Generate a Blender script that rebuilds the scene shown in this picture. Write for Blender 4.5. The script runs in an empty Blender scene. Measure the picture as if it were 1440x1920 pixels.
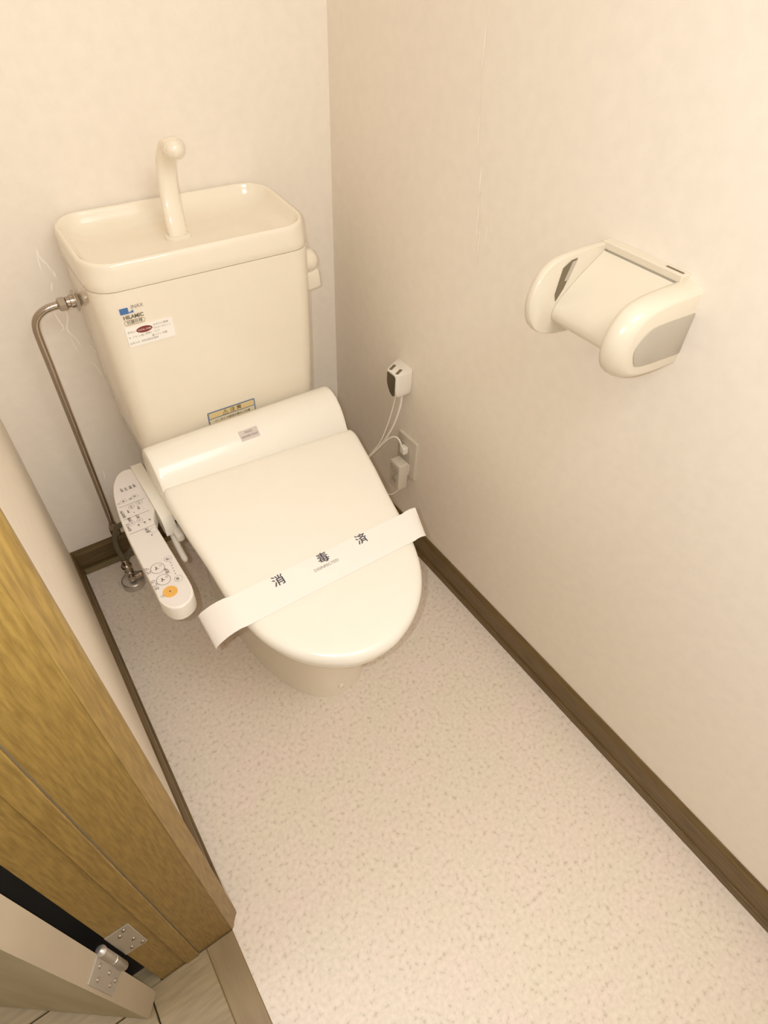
import bpy, bmesh, math, random
from mathutils import Vector, Matrix, Euler
random.seed(4)
S = bpy.context.scene
C = S.collection

# ------------------------------------------------------------------ camera
cd = bpy.data.cameras.new('camera'); cam = bpy.data.objects.new('camera', cd); C.objects.link(cam)
cam.location = (-0.73346, -1.25212, 1.26707)
cam.rotation_euler = (0.778242, -0.0312807, -0.598703)
cd.sensor_fit = 'VERTICAL'; cd.sensor_height = 36.0; cd.lens = 36.0 * 1150.99 / 1920.0
cd.clip_start = 0.01
S.camera = cam

# ------------------------------------------------------------------ world, lights, exposure
w = bpy.data.worlds.new('world'); S.world = w; w.use_nodes = True
w.node_tree.nodes['Background'].inputs[0].default_value = (1.0, 0.90, 0.78, 1)
w.node_tree.nodes['Background'].inputs[1].default_value = 0.10

def light(name, kind, loc, energy, color, size=0.1, rot=None):
    d = bpy.data.lights.new(name, kind); o = bpy.data.objects.new(name, d); C.objects.link(o)
    o.location = loc; d.energy = energy; d.color = color
    if kind == 'AREA': d.shape = 'DISK'; d.size = size
    else: d.shadow_soft_size = size
    if rot: o.rotation_euler = rot
    return o
# the phone's flash, beside its lens
mw = Euler(cam.rotation_euler).to_matrix()
light('phone_flash', 'POINT', Vector(cam.location) + mw @ Vector((-0.036, 0.010, 0.0)), 14.2, (0.93, 0.97, 1.0), 0.0045)
# added fill light, no real lamp, behind the camera to lift the far corners
fill = light('room_fill', 'AREA', (-0.36, -1.58, 1.98), 9.0, (0.90, 0.95, 1.0), 1.2)
fill.data.shape = 'RECTANGLE'; fill.data.size = 0.6; fill.data.size_y = 0.5
fill.rotation_euler = (Vector((-0.36, -0.30, 0.15)) - Vector(fill.location)).to_track_quat('-Z', 'Y').to_euler()
# lamp in the hallway behind the camera, shining in through the open door
hl = light('hall_lamp', 'AREA', (-1.75, -0.80, 2.05), 8.0, (0.95, 0.97, 1.0), 0.5)
hl.rotation_euler = (Vector((-0.95, -1.15, 0.2)) - Vector(hl.location)).to_track_quat('-Z', 'Y').to_euler()
S.cycles.max_bounces = 14; S.cycles.diffuse_bounces = 8
S.view_settings.view_transform = 'Standard'
S.view_settings.look = 'None'
S.view_settings.gamma = 1.0
S.view_settings.use_curve_mapping = False
S.view_settings.exposure = -0.10

# ------------------------------------------------------------------ materials
def mat(name, col, rough=0.5, metal=0.0, noise=0.0, nscale=30, bump=0.0, bscale=60, coat=0.0, spec=0.5, col2=None, stretch=None, detail=4):
    m = bpy.data.materials.new(name); m.use_nodes = True
    nt = m.node_tree; b = nt.nodes['Principled BSDF']
    b.inputs['Base Color'].default_value = (*col, 1); b.inputs['Roughness'].default_value = rough
    b.inputs['Metallic'].default_value = metal; b.inputs['Specular IOR Level'].default_value = spec
    if coat: b.inputs['Coat Weight'].default_value = coat; b.inputs['Coat Roughness'].default_value = 0.05
    tc = nt.nodes.new('ShaderNodeTexCoord'); mp = nt.nodes.new('ShaderNodeMapping')
    nt.links.new(tc.outputs['Object'], mp.inputs[0])
    if stretch: mp.inputs['Scale'].default_value = stretch
    n = nt.nodes.new('ShaderNodeTexNoise'); n.inputs['Scale'].default_value = nscale; n.inputs['Detail'].default_value = detail
    nt.links.new(mp.outputs[0], n.inputs['Vector'])
    r = nt.nodes.new('ShaderNodeValToRGB')
    c2 = col2 if col2 else tuple(c * (1 - noise) for c in col)
    r.color_ramp.elements[0].position = 0.35; r.color_ramp.elements[1].position = 0.65
    r.color_ramp.elements[0].color = (*c2, 1); r.color_ramp.elements[1].color = (*col, 1)
    nt.links.new(n.outputs[0], r.inputs[0]); nt.links.new(r.outputs[0], b.inputs['Base Color'])
    if bump:
        n2 = nt.nodes.new('ShaderNodeTexNoise'); n2.inputs['Scale'].default_value = bscale; n2.inputs['Detail'].default_value = 3
        nt.links.new(tc.outputs['Object'], n2.inputs['Vector'])
        bp = nt.nodes.new('ShaderNodeBump'); bp.inputs['Strength'].default_value = bump; bp.inputs['Distance'].default_value = 0.004
        nt.links.new(n2.outputs[0], bp.inputs['Height']); nt.links.new(bp.outputs[0], b.inputs['Normal'])
    return m

M = {}
WALL = (0.835, 0.765, 0.67)
M['wallpaper'] = mat('wallpaper', WALL, 0.75, noise=0.03, nscale=45, bump=0.10, bscale=70, spec=0.25)
M['ceiling'] = mat('ceiling_paper', (0.80, 0.74, 0.64), 0.9, noise=0.03)
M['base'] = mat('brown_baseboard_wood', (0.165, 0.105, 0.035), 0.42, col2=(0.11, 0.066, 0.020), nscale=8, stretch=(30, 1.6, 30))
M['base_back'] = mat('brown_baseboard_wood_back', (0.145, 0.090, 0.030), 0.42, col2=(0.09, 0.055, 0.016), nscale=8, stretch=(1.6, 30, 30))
M['bead'] = mat('light_brown_bead', (0.23, 0.17, 0.075), 0.4, noise=0.1)
M['jamb'] = mat('golden_jamb_wood', (0.31, 0.195, 0.048), 0.45, col2=(0.215, 0.13, 0.030), nscale=7, stretch=(45, 45, 4), bump=0.06, bscale=200)
M['door'] = mat('door_laminate', (0.50, 0.44, 0.29), 0.5, col2=(0.42, 0.36, 0.22), nscale=3, stretch=(6, 6, 1.5))
M['door_edge'] = mat('door_edge_band', (0.50, 0.41, 0.29), 0.5, noise=0.12, nscale=3, stretch=(6, 6, 2))
M['sill'] = mat('sill_wood', (0.29, 0.20, 0.095), 0.4, col2=(0.235, 0.16, 0.07), nscale=6, stretch=(14, 2, 14))
M['hall_floor'] = mat('hall_floor_wood', (0.35, 0.26, 0.14), 0.4, col2=(0.27, 0.20, 0.105), nscale=6, stretch=(3, 22, 3))
M['ivory'] = mat('ivory_ceramic', (0.84, 0.765, 0.635), 0.12, noise=0.01, coat=0.3)
M['lid'] = mat('ivory_plastic', (0.88, 0.835, 0.74), 0.22, noise=0.01)
M['cream'] = mat('cream_plastic', (0.72, 0.65, 0.525), 0.25, noise=0.01)
M['white'] = mat('white_plastic', (0.85, 0.80, 0.72), 0.3, noise=0.01)
M['panel'] = mat('panel_overlay', (0.78, 0.73, 0.69), 0.35, noise=0.01)
M['paper'] = mat('white_paper', (0.90, 0.86, 0.80), 0.8, noise=0.01)
M['ink'] = mat('ink', (0.055, 0.045, 0.06), 0.7)
M['ink_soft'] = mat('ink_soft', (0.26, 0.22, 0.19), 0.7)
M['ink_brown'] = mat('ink_brown', (0.17, 0.13, 0.07), 0.7)
M['orange'] = mat('orange_button', (0.78, 0.43, 0.095), 0.4)
M['blue'] = mat('blue_print', (0.06, 0.16, 0.38), 0.5)
M['blue_frame'] = mat('blue_frame', (0.11, 0.19, 0.33), 0.5)
M['yellow'] = mat('yellow_label', (0.74, 0.58, 0.29), 0.5)
M['label'] = mat('cream_label', (0.78, 0.69, 0.50), 0.5)
M['red'] = mat('dark_red_print', (0.22, 0.03, 0.025), 0.5)
M['badge'] = mat('lilac_badge', (0.62, 0.54, 0.49), 0.35)
M['plate'] = mat('aged_white_plastic', (0.66, 0.60, 0.50), 0.35, noise=0.02)
M['grey'] = mat('grey_panel', (0.46, 0.41, 0.33), 0.35, noise=0.03)
M['darkgrey'] = mat('dark_grey_plastic', (0.12, 0.095, 0.06), 0.2, noise=0.15, nscale=60)
M['slot'] = mat('slot_brown', (0.17, 0.135, 0.08), 0.6)
M['chrome'] = mat('chrome', (0.46, 0.40, 0.34), 0.14, metal=1.0)
M['steel'] = mat('satin_steel', (0.60, 0.56, 0.51), 0.30, metal=0.75, noise=0.05)
M['hose'] = mat('grey_hose', (0.15, 0.125, 0.075), 0.6, noise=0.25, nscale=300, bump=0.3, bscale=900)
M['cable'] = mat('white_cable', (0.86, 0.81, 0.72), 0.45)
M['scuff'] = mat('pale_wallpaper_scuff', (0.97, 0.92, 0.82), 0.6)
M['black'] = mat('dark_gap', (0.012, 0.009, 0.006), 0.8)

# vinyl floor: pale mottled chips with darker flecks
def vinyl():
    m = bpy.data.materials.new('speckled_vinyl'); m.use_nodes = True
    nt = m.node_tree; b = nt.nodes['Principled BSDF']; L = nt.links.new
    b.inputs['Roughness'].default_value = 0.42
    tc = nt.nodes.new('ShaderNodeTexCoord')
    n1 = nt.nodes.new('ShaderNodeTexNoise'); n1.inputs['Scale'].default_value = 120; n1.inputs['Detail'].default_value = 3
    n2 = nt.nodes.new('ShaderNodeTexNoise'); n2.inputs['Scale'].default_value = 120; n2.inputs['Detail'].default_value = 1
    n3 = nt.nodes.new('ShaderNodeTexNoise'); n3.inputs['Scale'].default_value = 9; n3.inputs['Detail'].default_value = 3
    for n in (n1, n2, n3): L(tc.outputs['Object'], n.inputs['Vector'])
    r1 = nt.nodes.new('ShaderNodeValToRGB'); e = r1.color_ramp.elements
    e[0].position = 0.36; e[0].color = (0.735, 0.645, 0.55, 1); e[1].position = 0.64; e[1].color = (0.825, 0.73, 0.63, 1)
    L(n1.outputs[0], r1.inputs[0])
    r2 = nt.nodes.new('ShaderNodeValToRGB'); e = r2.color_ramp.elements
    e[0].position = 0.27; e[0].color = (0.84, 0.83, 0.80, 1); e[1].position = 0.37; e[1].color = (1, 1, 1, 1)
    L(n2.outputs[0], r2.inputs[0])
    mx = nt.nodes.new('ShaderNodeMixRGB'); mx.blend_type = 'MULTIPLY'; mx.inputs[0].default_value = 1
    L(r1.outputs[0], mx.inputs[1]); L(r2.outputs[0], mx.inputs[2])
    r3 = nt.nodes.new('ShaderNodeValToRGB'); e = r3.color_ramp.elements
    e[0].position = 0.35; e[0].color = (0.97, 0.98, 0.94, 1); e[1].position = 0.65; e[1].color = (1, 0.97, 0.97, 1)
    L(n3.outputs[0], r3.inputs[0])
    m2 = nt.nodes.new('ShaderNodeMixRGB'); m2.blend_type = 'MULTIPLY'; m2.inputs[0].default_value = 1
    L(mx.outputs[0], m2.inputs[1]); L(r3.outputs[0], m2.inputs[2]); L(m2.outputs[0], b.inputs['Base Color'])
    bp = nt.nodes.new('ShaderNodeBump'); bp.inputs['Strength'].default_value = 0.12; bp.inputs['Distance'].default_value = 0.002
    L(n1.outputs[0], bp.inputs['Height']); L(bp.outputs[0], b.inputs['Normal'])
    return m
M['vinyl'] = vinyl()

# ------------------------------------------------------------------ mesh helpers (all shapes are given in room metres)
ORIG = {}
def empty(name, loc, label=None, cat=None, group=None, kind=None):
    o = bpy.data.objects.new(name, None); C.objects.link(o); o.location = loc; o.empty_display_size = 0.05
    ORIG[o] = Vector(loc); tag(o, label, cat, group, kind); return o
def tag(o, label=None, cat=None, group=None, kind=None):
    if label: o['label'] = label
    if cat: o['category'] = cat
    if group: o['group'] = group
    if kind: o['kind'] = kind
    return o
def obj(name, bm, m, parent=None, smooth=True, origin=None, angle=40):
    me = bpy.data.meshes.new(name)
    org = Vector(origin) if origin is not None else (ORIG[parent] if parent else Vector((0, 0, 0)))
    bmesh.ops.remove_doubles(bm, verts=bm.verts, dist=1e-6)
    bmesh.ops.recalc_face_normals(bm, faces=bm.faces)
    for v in bm.verts: v.co -= org
    bm.to_mesh(me); bm.free()
    me.materials.append(M[m])
    if smooth:
        for p in me.polygons: p.use_smooth = True
        me.set_sharp_from_angle(angle=math.radians(angle))
    o = bpy.data.objects.new(name, me); C.objects.link(o)
    ORIG[o] = org
    if parent:
        o.parent = parent; o.location = org - ORIG[parent]
    else: o.location = org
    return o
def add_box(bm, a, b, bev=0.0, segs=2, rot=None):
    a, b = Vector(a), Vector(b); r = bmesh.ops.create_cube(bm, size=1.0)
    c = (a + b) / 2; d = b - a
    for v in r['verts']:
        p = Vector((v.co.x * d.x, v.co.y * d.y, v.co.z * d.z))
        if rot is not None: p = rot @ p
        v.co = p + c
    if bev > 0:
        es = list({e for v in r['verts'] for e in v.link_edges})
        bmesh.ops.bevel(bm, geom=es, offset=bev, segments=segs, affect='EDGES', profile=0.5)
    return bm
def box(a, b, bev=0.0, segs=2, rot=None): return add_box(bmesh.new(), a, b, bev, segs, rot)
def loft(bm, rings, cap0=True, cap1=True):
    R = [[bm.verts.new(p) for p in r] for r in rings]; n = len(R[0])
    for i in range(len(R) - 1):
        for j in range(n):
            bm.faces.new((R[i][j], R[i][(j + 1) % n], R[i + 1][(j + 1) % n], R[i + 1][j]))
    if cap0: bm.faces.new(R[0][::-1])
    if cap1: bm.faces.new(R[-1])
    return bm
def rr(x0, x1, y0, y1, r, z, n=6, tilt=0.0, yref=0.0):
    r = min(r, (x1 - x0) / 2 - 1e-4, (y1 - y0) / 2 - 1e-4); pts = []
    for (cx, cy, a0) in ((x1 - r, y1 - r, 0), (x0 + r, y1 - r, 90), (x0 + r, y0 + r, 180), (x1 - r, y0 + r, 270)):
        for k in range(n + 1):
            a = math.radians(a0 + 90 * k / n); x = cx + r * math.cos(a); y = cy + r * math.sin(a)
            pts.append(Vector((x, y, z + tilt * (y - yref))))
    return pts
def spline(pts, sub=8):
    P = [Vector(p) for p in pts]; P = [P[0] * 2 - P[1]] + P + [P[-1] * 2 - P[-2]]; out = []
    for i in range(1, len(P) - 2):
        for k in range(sub):
            t = k / sub; a, b, c, d = P[i - 1], P[i], P[i + 1], P[i + 2]
            out.append(0.5 * ((2 * b) + (c - a) * t + (2 * a - 5 * b + 4 * c - d) * t * t + (3 * b - a - 3 * c + d) * t ** 3))
    out.append(P[-2]); return out
def tube(bm, path, rad, segs=14, up=(0, 0, 1), flat=1.0, caps=True):
    path = [Vector(p) for p in path]; rings = []; n = len(path); prev = None
    for i, p in enumerate(path):
        t = (path[min(i + 1, n - 1)] - path[max(i - 1, 0)]).normalized()
        if prev is None:
            u = Vector(up) - t * t.dot(Vector(up))
            if u.length < 1e-3: u = Vector((1, 0, 0)) - t * t.x
        else: u = prev - t * t.dot(prev)
        u.normalize(); prev = u; v = t.cross(u)
        r = rad[i] if isinstance(rad, (list, tuple)) else rad
        rings.append([p + (u * math.cos(2 * math.pi * k / segs) + v * (math.sin(2 * math.pi * k / segs) * flat)) * r for k in range(segs)])
    return loft(bm, rings, caps, caps)
def lathe(bm, c, axis, prof, segs=24, squash=None):
    axis = Vector(axis).normalized(); u = axis.orthogonal().normalized(); v = axis.cross(u); c = Vector(c); rings = []
    for (r, h) in prof:
        rings.append([c + axis * h + (u * math.cos(2 * math.pi * k / segs) + v * math.sin(2 * math.pi * k / segs)) * max(r, 1e-5) for k in range(segs)])
    return loft(bm, rings)
def prism(bm, poly, origin, u, v, nrm, t0, t1, bev=0.0, segs=2):
    """2-D outline extruded along nrm from t0 to t1, with an optional rounded far rim"""
    origin, u, v, nrm = Vector(origin), Vector(u), Vector(v), Vector(nrm)
    cx = sum(p[0] for p in poly) / len(poly); cy = sum(p[1] for p in poly) / len(poly)
    def ring(t, inset):
        out = []; n = len(poly)
        for i in range(n):
            a, b, c = Vector(poly[i - 1]), Vector(poly[i]), Vector(poly[(i + 1) % n])
            d1 = (b - a).normalized(); d2 = (c - b).normalized()
            nn = Vector((-d1.y - d2.y, d1.x + d2.x)); nn.normalize()
            if nn.dot(Vector((cx, cy)) - b) < 0 and inset: pass
            q = b + nn * inset * SGN[0]
            out.append(origin + u * q.x + v * q.y + nrm * t)
        return out
    area = sum(poly[i - 1][0] * poly[i][1] - poly[i][0] * poly[i - 1][1] for i in range(len(poly)))
    SGN[0] = 1 if area > 0 else -1
    rings = [ring(t0, 0)]
    if bev:
        for k in range(segs + 1):
            a = math.pi / 2 * k / segs
            rings.append(ring(t1 - bev + bev * math.sin(a) if t1 > t0 else t1 + bev - bev * math.sin(a), bev * (1 - math.cos(a))))
    else: rings.append(ring(t1, 0))
    return loft(bm, rings)
SGN = [1]
def round_poly(poly, r, n=5):
    out = []; N = len(poly)
    for i in range(N):
        a, b, c = Vector(poly[i - 1]), Vector(poly[i]), Vector(poly[(i + 1) % N])
        rad = r[i] if isinstance(r, (list, tuple)) else r
        if rad <= 0: out.append(tuple(b)); continue
        d = min(rad, (a - b).length * .49, (c - b).length * .49)
        p, q = b + (a - b).normalized() * d, b + (c - b).normalized() * d
        for k in range(n + 1):
            t = k / n; out.append(tuple(p * (1 - t) ** 2 + b * 2 * t * (1 - t) + q * t * t))
    return out
def add_text(bm, s, origin, u, v, size, bold=0.0, align='CENTER', sx=1.0):
    cu = bpy.data.curves.new('t', 'FONT'); cu.body = s; cu.size = 1.0; cu.align_x = align; cu.align_y = 'CENTER'; cu.offset = bold; cu.resolution_u = 3
    o = bpy.data.objects.new('t', cu); C.objects.link(o)
    dg = bpy.context.evaluated_depsgraph_get(); me = bpy.data.meshes.new_from_object(o.evaluated_get(dg))
    u, v, origin = Vector(u).normalized(), Vector(v).normalized(), Vector(origin)
    vs = [bm.verts.new(origin + u * (q.co.x * size * sx) + v * (q.co.y * size)) for q in me.vertices]
    for p in me.polygons:
        try: bm.faces.new([vs[i] for i in p.vertices])
        except ValueError: pass
    bpy.data.objects.remove(o); bpy.data.meshes.remove(me); bpy.data.curves.remove(cu)
    return bm
def flat_ring(bm, c, u, v, r, wd, n=28):
    c, u, v = Vector(c), Vector(u), Vector(v); A = []; B = []
    for k in range(n):
        d = u * math.cos(2 * math.pi * k / n) + v * math.sin(2 * math.pi * k / n)
        A.append(bm.verts.new(c + d * r)); B.append(bm.verts.new(c + d * (r - wd)))
    for k in range(n): bm.faces.new((A[k], A[(k + 1) % n], B[(k + 1) % n], B[k]))
def quad(bm, pts): bm.faces.new([bm.verts.new(Vector(p)) for p in pts])
def struct(name, bm, m, parent=None, **k):
    o = obj(name, bm, m, parent, **k)
    if not parent: o['kind'] = 'structure'
    return o

# ------------------------------------------------------------------ room shell
W = 0.787; YF = -1.75; H = 2.30; DY0, DY1, DH = -0.937, -1.60, 2.0   # width, front wall, height, door opening
XO = -0.911                                                            # outer face of left wall
struct('floor', box((-W, YF, -0.05), (0, 0, 0)), 'vinyl', smooth=False)
struct('ceiling', box((-W - .13, YF - .1, H), (.1, .1, H + .05)), 'ceiling', smooth=False)
wb = struct('wall_back', box((XO, 0, -.05), (.1, .1, H)), 'wallpaper', smooth=False)
wr = struct('wall_right', box((0, YF, -.05), (.1, 0, H)), 'wallpaper', smooth=False)
bm = box((XO, DY0 + .002, -.05), (-W, 0, H)); add_box(bm, (XO, YF, -.05), (-W, DY1, H)); add_box(bm, (XO, DY1, DH), (-W, DY0 + .002, H))
struct('wall_left', bm, 'wallpaper', smooth=False)
struct('wall_front', box((XO, YF - .1, -.05), (.1, YF, H)), 'wallpaper', smooth=False)
# hallway outside the door
struct('hallway_floor', box((-2.2, -2.6, -.055), (XO - .0005, .4, -.012)), 'black', smooth=False)
hf = bpy.data.objects['hallway_floor']
yy = -2.6; 
while yy < .4:
    xx = -2.2 - random.uniform(0, .4)
    while xx < XO - .0225:
        x1 = min(xx + .45, XO - .0225 if yy < -.95 else XO - .001); x0 = max(xx, -2.2)
        if x1 > x0 + .01: obj('floor_board', box((x0 + .0008, yy + .0008, -.012), (x1 - .0008, min(yy + .0742, .4), 0.0), .0012, 1), 'hall_floor', hf, smooth=False)
        xx += .45
    yy += .075
struct('wall_hallway', box((-2.3, -2.6, -.05), (-2.2, .4, H)), 'wallpaper', smooth=False)
struct('wall_hallway_end', box((-2.3, .4, -.05), (XO, .5, H)), 'wallpaper', smooth=False)
struct('wall_hallway_side', box((-2.3, -2.7, -.05), (XO, -2.6, H)), 'wallpaper', smooth=False)
struct('wall_hallway_front', box((XO, -2.6, -.05), (XO + .05, YF - .1, H)), 'wallpaper', smooth=False)
struct('ceiling_hallway', box((-2.3, -2.7, H), (XO - .01, .5, H + .05)), 'ceiling', smooth=False)

def base_profile(dirx, n, a, b, name, m):
    """baseboard: stepped profile, n = direction away from wall, swept from a to b"""
    P = [(0, 0), (.013, 0), (.013, .014), (.0115, .016), (.0085, .0165), (.0085, .066), (.0035, .078), (0, .078)]
    bm = bmesh.new(); a, b, n = Vector(a), Vector(b), Vector(n)
    loft(bm, [[a + n * p[0] + Vector((0, 0, p[1])) for p in P], [b + n * p[0] + Vector((0, 0, p[1])) for p in P]])
    return struct(name, bm, m, smooth=False)
base_profile(0, (-1, 0, 0), (0, YF, 0), (0, -.0005, 0), 'baseboard_right', 'base')
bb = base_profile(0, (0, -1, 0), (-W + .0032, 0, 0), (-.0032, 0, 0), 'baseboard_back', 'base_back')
obj('floor_bead', box((-W + .0135, -.0185, 0), (-.0135, -.0125, .017), .002, 2), 'bead', bb)
base_profile(0, (1, 0, 0), (-W, -.902, 0), (-W, 0, 0), 'baseboard_left', 'base')

# worn spots in the wallpaper (pale streaks left of the tank, opened seam on the right wall)
def streak(pts, wdt, wall, nrm, name='scuff_mark'):
    bm = bmesh.new(); nrm = Vector(nrm); P = spline(pts, 4); L = []; R = []
    for i, p in enumerate(P):
        t = (P[min(i + 1, len(P) - 1)] - P[max(i - 1, 0)]).normalized(); s = t.cross(nrm)
        k = math.sin(math.pi * (i + .35) / (len(P) - .3)) * (.75 + .5 * random.random())
        L.append(bm.verts.new(p + nrm * .0002 + s * wdt * k)); R.append(bm.verts.new(p + nrm * .0007 - s * wdt * k * .6))
    for i in range(len(P) - 1): bm.faces.new((L[i], L[i + 1], R[i + 1], R[i]))
    return obj(name, bm, 'scuff', wall)
for pts, wd in [
    ([(-.611, 0, .808), (-.612, 0, .785), (-.603, 0, .765), (-.600, 0, .745)], .0018),
    ([(-.612, 0, .800), (-.616, 0, .775), (-.617, 0, .752)], .0013),
    ([(-.598, 0, .758), (-.597, 0, .738)], .0018), ([(-.607, 0, .735), (-.613, 0, .718)], .0014),
    ([(-.622, 0, .690), (-.620, 0, .668), (-.615, 0, .645), (-.623, 0, .640)], .0018),
    ([(-.603, 0, .690), (-.601, 0, .665), (-.610, 0, .640), (-.600, 0, .615), (-.594, 0, .590)], .0020),
    ([(-.610, 0, .628), (-.608, 0, .605), (-.604, 0, .585)], .0013),
    ([(-.592, 0, .575), (-.580, 0, .540), (-.575, 0, .520)], .0012),
    ([(-.592, 0, .610), (-.575, 0, .585), (-.570, 0, .560)], .0010),
    ([(-.643, 0, .289), (-.646, 0, .257)], .0018)]:
    streak([Vector(p) for p in pts], wd, wb, (0, -1, 0))
for pts, wd in [
    ([(0, -.437, 1.16), (0, -.440, 1.12), (0, -.441, 1.08)], .0022), ([(0, -.441, 1.08), (0, -.449, 1.02), (0, -.458, .975)], .0016),
    ([(0, -.466, .975), (0, -.468, .950), (0, -.470, .925)], .0028), ([(0, -.472, .930), (0, -.475, .88), (0, -.479, .84)], .0024),
    ([(0, -.482, .900), (0, -.484, .85), (0, -.488, .81)], .0020), ([(0, -.497, .910), (0, -.500, .875), (0, -.502, .84)], .0016)]:
    streak([Vector(p) for p in pts], wd, wr, (-1, 0, 0), 'seam_mark')

# ------------------------------------------------------------------ door frame, sill, door
tr = empty('trim_1', (-.85, -.92, 0), kind='structure')
# near-side jamb: casing on the room side, reveal, door stop
cas = [(-.787, -.902), (-.7765, -.9025), (-.7715, -.906), (-.770, -.912), (-.7705, -.918), (-.775, -.9225), (-.7795, -.9275), (-.782, -.933), (-.787, -.937), (-.787, -.902)][:-1]
bm = bmesh.new(); loft(bm, [[Vector((x, y, z)) for x, y in cas] for z in (0, DH + .03)]); obj('casing', bm, 'jamb', tr, angle=60)
obj('jamb_board', box((-.911, -.936, 0), (-.7872, -.9345, DH), 0), 'jamb', tr, smooth=False)
obj('gap_shade', box((-.958, -.905, .002), (-.9112, -.885, DH)), 'black', tr, smooth=False)  # added dark strip standing in for the shade inside the hinge gap
obj('door_stop', box((-.870, -.9400, .0023), (-.8475, -.936, DH), .0010, 1), 'jamb', tr, smooth=False)
obj('stop_joint', box((-.8475, -.9364, .0023), (-.8462, -.936, DH)), 'slot', tr, smooth=False)
bm = box((-.911, DY1 + .0, 0), (-.770, DY1 + .004, DH)); add_box(bm, (-.787, DY1 - .035, 0), (-.770, DY1, DH + .03)); obj('casing', bm, 'jamb', tr, smooth=False)
bm = box((-.911, DY1 + .004, DH - .003), (-.787, -.937, DH)); add_box(bm, (-.787, DY1, DH), (-.770, -.902, DH + .03)); obj('head_casing', bm, 'jamb', tr, smooth=False)
s = struct('trim_2', box((-.835, DY1 + .004, -.011), (-.7872, -.9368, .0022), .0015, 1), 'sill', smooth=False)
s['label'] = 'brown wooden sill strip beside the vinyl floor'
s2 = struct('trim_3', box((-.932, DY1 + .004, -.011), (-.8352, -.9368, .0016), .0012, 1), 'hall_floor', smooth=False)

dr = empty('door_1', (-.923, -.948, 0), kind='structure')
A2 = Vector((-.923, -.948)); dv = Vector((-.789, .614)).normalized(); tn = Vector((-dv.y, dv.x)) * 1.0
if tn.y > 0: tn = -tn
def leafbox(a0, a1, t0, t1, z0, z1):
    bm = bmesh.new(); pts = []
    for z in (z0, z1): pts.append([Vector((*(A2 + dv * a + tn * t), z)) for a, t in ((a0, t0), (a1, t0), (a1, t1), (a0, t1))])
    return loft(bm, pts)
obj('door_leaf', leafbox(.0008, .64, 0, .035, .008, 1.985), 'door', dr, smooth=False)
obj('edge_band', leafbox(0, .0008, 0, .035, .008, 1.985), 'door_edge', dr, smooth=False)
hg = obj('hinge', lathe(bmesh.new(), (-.9185, -.9465, .217), (0, 0, 1), [(.0, -.003), (.0045, -.002), (.0062, 0), (.0062, .052), (.0052, .0525), (.0052, .0545), (.0062, .055), (.0062, .103), (.0068, .1035), (.0068, .107), (.003, .1105), (0, .111)], 18), 'steel', dr)
obj('hinge_plate', box((-.9115, -.9376, .220), (-.881, -.936, .325), .0006, 1), 'steel', hg, smooth=False)
obj('hinge_plate', leafbox(-.0014, -.0001, .001, .030, .220, .325), 'steel', hg, smooth=False)
for (x, z) in ((-.890, .312), (-.898, .300), (-.890, .262), (-.899, .236), (-.886, .229)):
    obj('screw', lathe(bmesh.new(), (x, -.9376, z), (0, -1, 0), [(.0032, -.0005), (.0032, .0006), (.0018, .0014), (0, .0015)], 12), 'chrome', hg)
e3 = Vector((dv.x, dv.y, 0))
for (t, z) in ((.009, .305), (.022, .297), (.010, .262), (.021, .245), (.014, .230)):
    p = A2 + tn * t; obj('screw', lathe(bmesh.new(), Vector((p.x, p.y, z)) - e3 * .0014, -e3, [(.0032, -.0005), (.0032, .0006), (.0018, .0014), (0, .0015)], 12), 'chrome', hg)

# ------------------------------------------------------------------ toilet
T = empty('toilet', (-.376, -.30, 0), 'ivory close-coupled toilet with bidet seat, closed lid and hand-wash tank', 'toilet')
# bowl
def egg(cx, yb, yf, hw, z, n=40, p=2.3, yaw=0.0, shift=0.0):
    pts = []; ym = yb - (yb - yf) * .48
    for k in range(n):
        a = 2 * math.pi * k / n; c, s_ = math.cos(a), math.sin(a)
        x = hw * math.copysign(abs(c) ** (2 / p), c)
        y = (yb - ym) * math.copysign(abs(s_) ** (2 / 3.2), s_) if s_ > 0 else (ym - yf) * math.copysign(abs(s_) ** (2 / 2.1), s_)
        pts.append(Vector((cx + x + shift * (yb - (ym + y)), ym + y, z)))
    return pts
bw = bmesh.new()
loft(bw, [egg(-.386, -.06, -.662, .138, 0, shift=-.005), egg(-.386, -.06, -.662, .138, .012, shift=-.005), egg(-.386, -.06, -.658, .133, .05, shift=-.008),
          egg(-.386, -.07, -.656, .131, .12, shift=-.02), egg(-.382, -.08, -.674, .134, .20, shift=-.045), egg(-.378, -.10, -.712, .150, .27, shift=-.06),
          egg(-.376, -.13, -.752, .170, .33, shift=-.055), egg(-.376, -.15, -.768, .177, .362, shift=-.05), egg(-.376, -.16, -.762, .172, .368, shift=-.05)])
bowl = obj('bowl', bw, 'ivory', T, angle=60)
obj('bolt_cap', lathe(bmesh.new(), (-.396, -.6600, .030), (.10, -1, .10), [(.0075, -.003), (.0075, .0015), (.005, .0035), (0, .004)], 16), 'ivory', bowl)
obj('bowl_rear_deck', box((-.560, -.235, .30), (-.200, -.03, .400), .02, 3), 'ivory', T)
# tank
TX0, TX1, TYF = -.580, -.168, -.212
bm = bmesh.new(); rings = []
for z, dx, dy, r in ((.400, .016, .014, .03), (.405, .010, .008, .034), (.47, .006, .004, .036), (.60, .002, .001, .038), (.786, 0, 0, .038)):
    rings.append(rr(TX0 + dx, TX1 - dx, TYF + dy, -.004, r, z))
loft(bm, rings); tank = obj('tank', bm, 'ivory', T, angle=60)
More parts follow.
